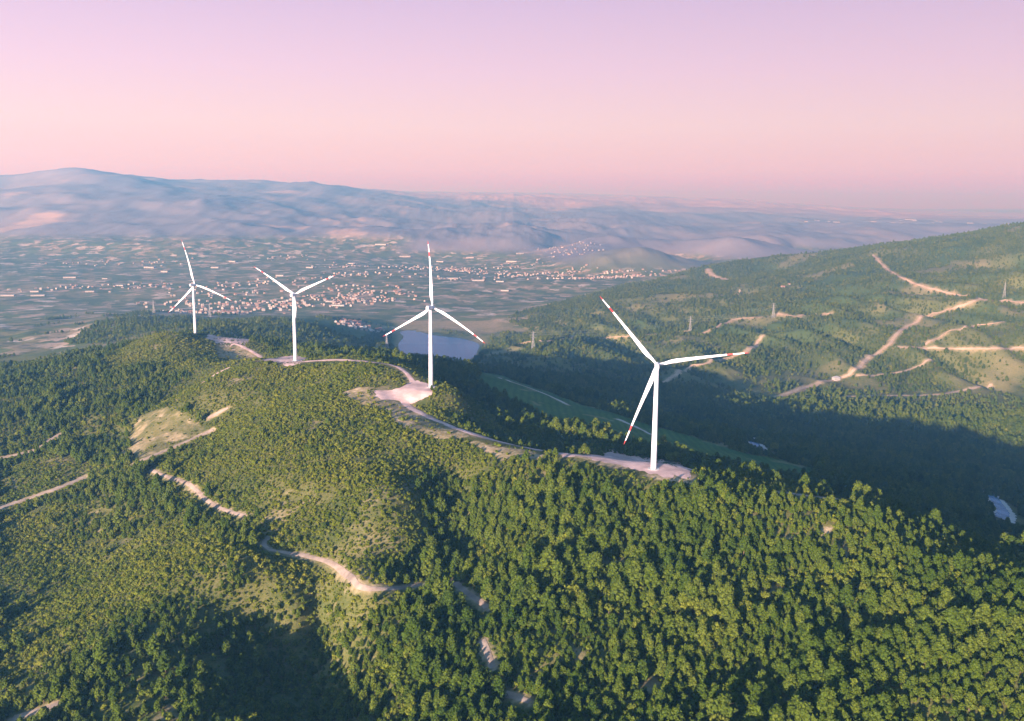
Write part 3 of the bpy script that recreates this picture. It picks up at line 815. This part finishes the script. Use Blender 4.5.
POS['shrub'] = (x, y, np.clip(r.lognormal(-.48, .40, len(x)), .25, 1.7))
# the wooded hills beyond
x, y, r = jgrid(-1500, 2950, 1750, 4300, 7.0, 103)
k = in_view(x, y, .60, 330); x, y = x[k], y[k]
z = zg(x, y); rd = road_dist(x, y, ('hill_road',))
dens = np.clip(0.66 + fbm(x, y, 260, 4, 93 + 1000) * 1.1 - .6 * sstep(0.22, 0.40, fbm(x, y, 300, 4, 93)), 0.12, 1) * (z > -203) * (1 - .5 * sstep(.15, .6, gully(x, y, fbm(x, y, 700, 2, 51) * 160)) * (1 - sstep(2700, 3400, y)))
SHADE_WOODS = poly_world([(66,344),(122,319),(178,316),(330,328),(345,350),(300,356),(200,345),(120,345)])  # outline of the hill's shadow: trees added here to darken it
k = (r.uniform(0, 1, len(x)) < dens) & (rd > 2) & (road_dist(x, y + 9, ('hill_road',)) > 0) & ((x > -420) | in_poly(x, y, SHADE_WOODS) | (fbm(x, y, 160, 3, 12) > .3))
FARP = (x[k], y[k], np.clip(r.lognormal(-.50, .36, k.sum()), .25, 1.3))

def place_root(kind, i, x, y, s, rz, label, group):
    cm, tm = PROTO[kind][i]
    t = empty(kind, (x, y, float(zg(x, y)) - 0.1), rz); t.scale = (s, s, s)
    tag(t, label, {'pine_tree': 'tree', 'broadleaf_tree': 'tree', 'shrub': 'shrub'}[kind], group)
    for nm, me in (('crown', cm), ('trunk', tm)):
        o = bpy.data.objects.new(nm, me); COL.objects.link(o); o.parent = t
    return t
def where_(u):
    return 'left' if u < 300 else ('middle' if u < 640 else 'right')
SRC = {}
def individuals(kind, n, words, grp):
    x, y, s = POS[kind]
    u, v = project(x, y, zg(x, y) + 2.5 * s)
    h = {'pine_tree': 8.7, 'broadleaf_tree': 6.0, 'shrub': 2.5}[kind]
    size = s * h / y * ((u > 4) & (u < W - 4) & (v > 8) & (v < H - 2))
    if kind == 'shrub':      # shrubs under the trees are hidden: take those of the open scrub
        sc, _ = masks(x, y); size = size * sc
    order = np.argsort(-size)[:n]
    rest = np.ones(len(x), bool); rest[order] = False
    r = np.random.default_rng(9)
    for q, j in enumerate(order):
        w = where_(u[j]); i = q % len(PROTO[kind])
        t = place_root(kind, i, x[j], y[j], s[j], r.uniform(0, 6.28), words % w, grp % w)
        SRC.setdefault((kind, i), t)
    POS[kind] = (x[rest], y[rest], s[rest])
individuals('pine_tree', 290, 'dark green pine tree in the forest at the %s of the lower edge', 'pine trees on the lower slope, %s')
individuals('broadleaf_tree', 200, 'yellow green round tree among pines at the %s of the lower edge', 'round trees on the lower slope, %s')
individuals('shrub', 200, 'low olive shrub of the open scrub slope in the lower %s', 'shrubs of the scrub slope, %s')

def scatter(name, kind, pts, label, cat, sel=None):
    x, y, s = pts
    z = zg(x, y) - 0.12
    r = np.random.default_rng(len(x))
    me = bpy.data.meshes.new(name); me.vertices.add(len(x)); me.vertices.foreach_set('co', np.stack([x, y, z], 1).ravel().astype(np.float32))
    def attr(nm, ty, data):
        a = me.attributes.new(nm, ty, 'POINT'); a.data.foreach_set('value' if ty != 'FLOAT_VECTOR' else 'vector', data)
    prot = [(kk, i) for kk in (kind if isinstance(kind, tuple) else (kind,)) for i in range(len(PROTO[kk]))]
    attr('pick', 'INT', r.integers(0, len(prot), len(x)).astype(np.int32))
    sxy = s * r.uniform(.85, 1.15, len(x))
    attr('size', 'FLOAT_VECTOR', np.stack([sxy, sxy, s * r.uniform(.85, 1.2, len(x))], 1).ravel().astype(np.float32))
    attr('turn', 'FLOAT_VECTOR', np.stack([r.normal(0, .05, len(x)), r.normal(0, .05, len(x)), r.uniform(0, 6.28, len(x))], 1).ravel().astype(np.float32))
    me.update()
    o = bpy.data.objects.new(name, me); COL.objects.link(o)
    ng = bpy.data.node_groups.new(name, 'GeometryNodeTree')
    ng.interface.new_socket('Geometry', in_out='INPUT', socket_type='NodeSocketGeometry'); ng.interface.new_socket('Geometry', in_out='OUTPUT', socket_type='NodeSocketGeometry')
    nd = ng.nodes; gi = nd.new('NodeGroupInput'); go = nd.new('NodeGroupOutput')
    j = nd.new('GeometryNodeJoinGeometry')
    for key in prot:
        root = SRC[key]; j2 = nd.new('GeometryNodeJoinGeometry')
        for ch in root.children:
            oi = nd.new('GeometryNodeObjectInfo'); oi.transform_space = 'ORIGINAL'; oi.inputs['Object'].default_value = ch
            ng.links.new(oi.outputs['Geometry'], j2.inputs[0])
        g2 = nd.new('GeometryNodeGeometryToInstance'); ng.links.new(j2.outputs[0], g2.inputs[0]); ng.links.new(g2.outputs[0], j.inputs[0])
    ip = nd.new('GeometryNodeInstanceOnPoints'); ip.inputs['Pick Instance'].default_value = True
    ng.links.new(gi.outputs[0], ip.inputs['Points']); ng.links.new(j.outputs[0], ip.inputs['Instance'])
    for nm, ty, sock in (('pick', 'INT', 'Instance Index'), ('size', 'FLOAT_VECTOR', 'Scale'), ('turn', 'FLOAT_VECTOR', 'Rotation')):
        a = nd.new('GeometryNodeInputNamedAttribute'); a.data_type = ty; a.inputs['Name'].default_value = nm
        ng.links.new(a.outputs['Attribute'], ip.inputs[sock])
    ng.links.new(ip.outputs[0], go.inputs[0])
    md = o.modifiers.new('scatter', 'NODES'); md.node_group = ng
    tag(o, label, cat, kind='stuff')
    print(name, len(x))
scatter('pine_forest', 'pine_tree', POS['pine_tree'], 'dense dark pine forest covering the ridge and its slopes', 'forest')
scatter('broadleaf_wood', 'broadleaf_tree', POS['broadleaf_tree'], 'yellow green broadleaf trees mixed through the pine forest', 'forest')
scatter('scrub', 'shrub', POS['shrub'], 'olive green scrub covering the sunny hill below the turbines', 'scrub')
scatter('distant_forest', ('broadleaf_tree', 'pine_tree'), FARP, 'hazy woods on the hills across the valley', 'forest')

# ------------------------------------------------------------------ buildings
def house_mesh(w, d, h, rh, name):
    e = 0.35
    vs = [(-w/2, -d/2, -1), (w/2, -d/2, -1), (w/2, d/2, -1), (-w/2, d/2, -1), (-w/2, -d/2, h), (w/2, -d/2, h), (w/2, d/2, h), (-w/2, d/2, h), (-w/2, 0, h + rh), (w/2, 0, h + rh)]
    fs = [(0, 1, 5, 4), (2, 3, 7, 6), (1, 2, 6, 9, 5), (3, 0, 4, 8, 7)]; fm = [0] * 4
    b = len(vs); k = rh / (d / 2)
    for s in (-1, 1):
        b = len(vs)
        y1 = s * (d / 2 + e); z1 = h - k * e
        vs += [(-w/2 - e, 0, h + rh + .05), (w/2 + e, 0, h + rh + .05), (w/2 + e, y1, z1 + .05), (-w/2 - e, y1, z1 + .05),
               (-w/2 - e, 0, h + rh + .25), (w/2 + e, 0, h + rh + .25), (w/2 + e, y1, z1 + .25), (-w/2 - e, y1, z1 + .25)]
        for f in ((0, 1, 2, 3), (4, 5, 6, 7), (0, 1, 5, 4), (1, 2, 6, 5), (2, 3, 7, 6), (3, 0, 4, 7)): fs.append(tuple(b + i for i in f)); fm.append(1)
    # window and door openings as dark panes set on the long walls
    for s in (-1, 1):
        for q in range(max(2, int(w / 3.5))):
            x0 = -w/2 + w * (q + .5) / max(2, int(w / 3.5)); yy = s * (d / 2 + .03)
            for zz in ([1.0] if h < 5 else [1.0, 4.0]):
                b = len(vs); vs += [(x0 - .5, yy, zz), (x0 + .5, yy, zz), (x0 + .5, yy, zz + 1.4), (x0 - .5, yy, zz + 1.4)]; fs.append((b, b + 1, b + 2, b + 3)); fm.append(2)
    me = bpy.data.meshes.new(name); me.from_pydata(vs, [], fs)
    return me, fm
def finish(me, fm, mats):
    for m in mats: me.materials.append(m)
    me.polygons.foreach_set('material_index', fm); me.update(); return me
HOUSES = [finish(*house_mesh(w, d, h, rh, 'house'), (wl, rf, M_GLASS)) for w, d, h, rh, wl, rf in ((11, 9, 6, 2.2, M_WALL, M_ROOF), (13, 9, 3.5, 2, M_WALL2, M_ROOF), (10, 10, 8, 1.2, M_WALL, M_CONC), (14, 10, 6, 2.4, M_WALL2, M_ROOF), (12, 9, 4, 2.4, M_WALL2, M_CONC))]
SHEDS = [finish(*house_mesh(w, d, h, rh, 'shed'), (M_SHEET, M_SHEET, M_GLASS)) for w, d, h, rh in ((60, 26, 8, 2.5), (90, 34, 9, 3), (40, 18, 6, 2))]

VILLAGE = [  # direction of the centre, spread (m, m), count, label
 ((262,308), (330, 260), 190, 'small pale house in the village on the plain behind the second turbine', 'village houses behind the second turbine'),
 ((205,313), (160, 130), 50, 'small pale house on the plain right of the farthest turbine', 'houses right of the farthest turbine'),
 ((352,330), (70, 150), 55, 'small pale house in the hamlet just left of the lake', 'hamlet houses left of the lake'),
]
VFAR = [((300,296),(500,300),90),((622,275),(420,60),130),((560,272),(300,180),60),((425,268),(500,400),90),((490,270),(500,300),90),((540,256),(500,500),70),((385,295),(400,300),50),
        ((60,290),(500,300),40),((140,285),(500,300),40),((170,265),(700,500),50),((400,282),(600,400),50),((330,275),(600,400),50),((780,290),(150,100),8)]
hr = np.random.default_rng(21)
def pick_spots(px, spr, n):
    tries = 0; c = at([px])[0]; out = []; cl = hr.normal(size=(max(2, n // 14), 2)) * .75
    while len(out) < n and tries < 40 * n:
        tries += 1
        q = cl[hr.integers(len(cl))] + hr.normal(size=2) * .28
        qx = round(q[0] * spr[0] * .8 / 16) * 16 + hr.normal() * 2; qy = round(q[1] * spr[1] * .8 / 31) * 31 + hr.normal() * 4
        x = c[0] + qx * .95 - qy * .3; y = c[1] + qx * .3 + qy * .95
        if y < 2950 or zg(x, y) < LAKE_Z - 30: 
            if y < 2750: continue
        if all(abs(x - a) + abs(y - b) > 13 for a, b in out): out.append((x, y))
    return out
for px, spr, n, lab, grp in VILLAGE:
    for x, y in pick_spots(px, spr, n):
        o = bpy.data.objects.new('house', HOUSES[hr.integers(len(HOUSES))]); COL.objects.link(o)
        s = hr.uniform(.65, 1.1); o.scale = (s, s, s); o.location = (x, y, float(zg(x, y))); o.rotation_euler = (0, 0, hr.choice([0, 1.57]) + hr.normal() * .25 + .3)
        tag(o, lab, 'house', grp)
# the far villages: one mesh, hundreds of houses a pixel across
def far_mesh(name, items, mats, label):
    V = []; Fq = []; FM = []
    for me, x, y, s, a in items:
        b = len(V); z = float(zg(x, y)); ca, sa = math.cos(a), math.sin(a)
        for v in me.vertices: V.append((x + s * (v.co.x * ca - v.co.y * sa), y + s * (v.co.x * sa + v.co.y * ca), z + s * v.co.z))
        for p in me.polygons:
            Fq.append([b + i for i in p.vertices]); m = me.materials[p.material_index]; FM.append(mats.index(m))
    o = mesh_obj(name, V, Fq, mats, fmat=FM); tag(o, label, 'houses', kind='stuff'); return o
items = []
for px, spr, n in VFAR:
    items += [(HOUSES[hr.integers(len(HOUSES))], x, y, hr.uniform(0.6, 1.05), hr.uniform(0, 6.28)) for x, y in pick_spots(px, spr, n)]
far_mesh('distant_villages', items, [M_WALL, M_WALL2, M_ROOF, M_GLASS, M_CONC], 'pale specks of far villages scattered over the hazy plain')
SHED_PX = [(381,245,1),(405,257,1),(8,296,1),(38,296,1),(70,278,1),(105,279,2),(35,292,0),(90,292,0),(120,286,0),(330,302,0),(338,306,1),(452,279,1),(478,281,1),(500,282,0),(505,291,0),(165,272,0),(150,268,1),(215,268,0),(233,262,0),(280,276,0),(310,268,0),(352,264,0),(440,262,0),(470,258,0),(512,262,1),(520,254,0)]
for u, v, k in SHED_PX:
    x, y, z = at([(u, v)])[0]
    o = bpy.data.objects.new('warehouse', SHEDS[k]); COL.objects.link(o)
    o.location = (x, y, z); o.rotation_euler = (0, 0, hr.uniform(-.4, .4)); s = .6 + max(0, y - 4000) / 10000; o.scale = (s, s, s)
    tag(o, 'long pale industrial shed on the hazy plain', 'warehouse', 'pale sheds scattered over the plain')
# town on the far right
items = []
for px, spr, n in (((895,221),(900,400),60),((870,225),(500,300),30),((925,219),(600,300),30)):
    c = P(px[0], px[1], 11500)
    items += [(SHEDS[hr.integers(3)], c[0] + hr.normal() * spr[0] * .6, c[1] + hr.normal() * spr[1], hr.uniform(.4, .9), hr.uniform(-.3, .3)) for _ in range(n)]
far_mesh('distant_town', items, [M_SHEET, M_GLASS], 'bright blocks of a far town in the haze above the right hill')

# farmhouse beside the hill road
x, y, z = at([(836, 380)])[0]
fh = empty('farmhouse', (x, y, z), 0.3); tag(fh, 'lone pale farmhouse beside the dirt road on the hill across the valley', 'house')
w, d, h = 15, 10, 6
vs = [(sx * w / 2, sy * d / 2, zz) for zz in (-1.5, h) for sx, sy in ((-1, -1), (1, -1), (1, 1), (-1, 1))]
mesh_obj('wall', vs, [(0, 1, 5, 4), (1, 2, 6, 5), (2, 3, 7, 6), (3, 0, 4, 7), (4, 5, 6, 7)], M_WALL, fh)
vs = [(-w/2-.8, -d/2-.8, h-.1), (w/2+.8, -d/2-.8, h-.1), (w/2+.8, d/2+.8, h-.1), (-w/2-.8, d/2+.8, h-.1), (-w/2+4, 0, h+3.2), (w/2-4, 0, h+3.2)]
mesh_obj('roof', vs, [(0, 1, 5, 4), (1, 2, 5), (2, 3, 4, 5), (3, 0, 4), (3, 2, 1, 0)], M_SHEET, fh)
for q in range(4):
    x0 = -6 + q * 3.5
    mesh_obj('window', [(x0, -d/2-.06, 2), (x0+1.6, -d/2-.06, 2), (x0+1.6, -d/2-.06, 4.2), (x0, -d/2-.06, 4.2), (x0, -d/2+.1, 2), (x0+1.6, -d/2+.1, 2), (x0+1.6, -d/2+.1, 4.2), (x0, -d/2+.1, 4.2)],
             [(0, 1, 2, 3), (4, 7, 6, 5), (0, 4, 5, 1), (1, 5, 6, 2), (2, 6, 7, 3), (3, 7, 4, 0)], M_GLASS, fh)

# ------------------------------------------------------------------ pylons
def bars(segs, r):
    vs = []; fs = []
    for a, b in segs:
        a = Vector(a); b = Vector(b); d = (b - a).normalized(); s = d.orthogonal().normalized() * r; t = d.cross(s)
        k = len(vs)
        for p in (a, b):
            for q in (s, t, -s, -t): vs.append(tuple(p + q))
        for i in range(4): fs.append((k + i, k + (i + 1) % 4, k + 4 + (i + 1) % 4, k + 4 + i))
        fs.append((k + 3, k + 2, k + 1, k)); fs.append((k + 4, k + 5, k + 6, k + 7))
    return vs, fs
def lattice(h):
    segs = []
    lv = [(0, 4.2), (.18, 3.2), (.34, 2.5), (.5, 1.8), (.64, 1.2), (.78, .9), (.9, .7), (1, .1)]
    for (f0, w0), (f1, w1) in zip(lv[:-1], lv[1:]):
        c0 = [(sx * w0, sy * w0, f0 * h) for sx, sy in ((-1, -1), (1, -1), (1, 1), (-1, 1))]; c1 = [(sx * w1, sy * w1, f1 * h) for sx, sy in ((-1, -1), (1, -1), (1, 1), (-1, 1))]
        for i in range(4):
            j = (i + 1) % 4; segs += [(c0[i], c1[i]), (c0[i], c1[j]), (c0[j], c1[i]), (c1[i], c1[j])]
    return bars(segs, .2)
def pylon(u, v, rz, lab, h=46):
    x, y, z = at([(u, v)])[0]
    t = empty('power_pylon', (x, y, z - .5), rz); tag(t, lab, 'pylon', 'steel lattice pylons of the power lines')
    vs, fs = lattice(h); mesh_obj('mast', vs, fs, M_STEEL, t)
    tips = []
    for f, l in ((.66, 7.5), (.79, 9), (.92, 6.5)):
        for s in (-1, 1):
            tip = (s * l, 0, h * f + .8)
            vs, fs = bars([((0, -.8, h * f), tip), ((0, .8, h * f), tip), ((0, 0, h * f + 2.2), tip)], .18)
            mesh_obj('cross_arm', vs, fs, M_STEEL, t); tips.append(tip)
    return t, [Vector((x, y, z - .5)) + Matrix.Rotation(rz, 3, 'Z') @ Vector(p) for p in tips]
PY = [pylon(533, 350, 0.2, 'steel pylon on the wooded slope right of the lake'), pylon(690, 332, 0.1, 'steel pylon on the wooded hill above the nearest turbine'),
      pylon(773, 318, 0.1, 'steel pylon beside the bare patch on the far hill', 44)]
P2 = pylon(1004, 298, 1.0, 'steel pylon at the dirt road junction on the right hill', 48)
P3 = [pylon(154, 314, 1.4, 'steel pylon on the plain left of the farthest turbine'), pylon(210, 317, 1.4, 'steel pylon on the plain right of the farthest turbine'), pylon(387, 352, 1.2, 'steel pylon near the left end of the lake', 40)]
def wires(a, b, lab):
    vs = []; fs = []
    for p, q in zip(a[1], b[1]):
        pts = []
        for i in range(25):
            f = i / 24; c = p.lerp(q, f); c.z -= 4 * 9 * f * (1 - f) - 0; pts.append(tuple(c))
        v2, f2 = bars(list(zip(pts[:-1], pts[1:])), .07); b0 = len(vs); vs += v2; fs += [tuple(b0 + i for i in f) for f in f2]
    o = mesh_obj('power_line', vs, fs, M_STEEL); tag(o, lab, 'power line')
wires(PY[0], PY[1], 'thin power cables between the lakeside pylon and the hill pylon')
wires(PY[1], PY[2], 'thin power cables over the wooded hill towards the bare patch')

# ------------------------------------------------------------------ pale rocks
def boulder(u, v, r, lab):
    x, y, z = at([(u, v)])[0]
    bm = bmesh.new(); bmesh.ops.create_icosphere(bm, subdivisions=3, radius=r)
    for q in bm.verts:
        n = q.co.normalized(); k = 1 + .35 * float(noise(n.x * 1.7 + u, n.y * 1.7 + n.z, 5)) + .15 * float(noise(n.x * 5 + n.z * 3, n.y * 5 + v, 6)); q.co *= k; q.co.z *= .6
    me = bpy.data.meshes.new('boulder'); bm.to_mesh(me); bm.free(); me.materials.append(M_ROCK)
    o = bpy.data.objects.new('boulder', me); COL.objects.link(o); o.location = (x, y, z + r * .35 + 1.2); tag(o, lab, 'rock')
boulder(837, 712, 3.6, 'pale boulder among the trees at the lower right edge')

# ------------------------------------------------------------------ haze
ZMAX = float(ZZ.max()) + 40
hz = [(-45000, -1100, -420), (45000, -1100, -420), (45000, 64000, -420), (-45000, 64000, -420)]
zlo = float(ZZ.min()) - 2
vs = [(a, b, zlo) for a, b, c in hz] + [(a, b, max(ZMAX, 320)) for a, b, c in hz]
m = bpy.data.materials.new('haze_air'); m.use_nodes = True; t = m.node_tree; t.nodes.clear()
mo = t.nodes.new('ShaderNodeOutputMaterial'); pv = t.nodes.new('ShaderNodeVolumePrincipled')
pv.inputs['Color'].default_value = (0.20, 0.56, 1.0, 1); pv.inputs['Absorption Color'].default_value = (1, 1, 1, 1)
pv.inputs['Density'].default_value = 0.00013; pv.inputs['Anisotropy'].default_value = 0.44
t.links.new(pv.outputs[0], mo.inputs['Volume'])
o = mesh_obj('haze', vs, [(3, 2, 1, 0), (4, 5, 6, 7), (0, 1, 5, 4), (1, 2, 6, 5), (2, 3, 7, 6), (3, 0, 4, 7)], m)
tag(o, 'pink and blue evening haze over the valley', 'haze', kind='stuff')
print('zrange', ZZ.min(), ZZ.max())
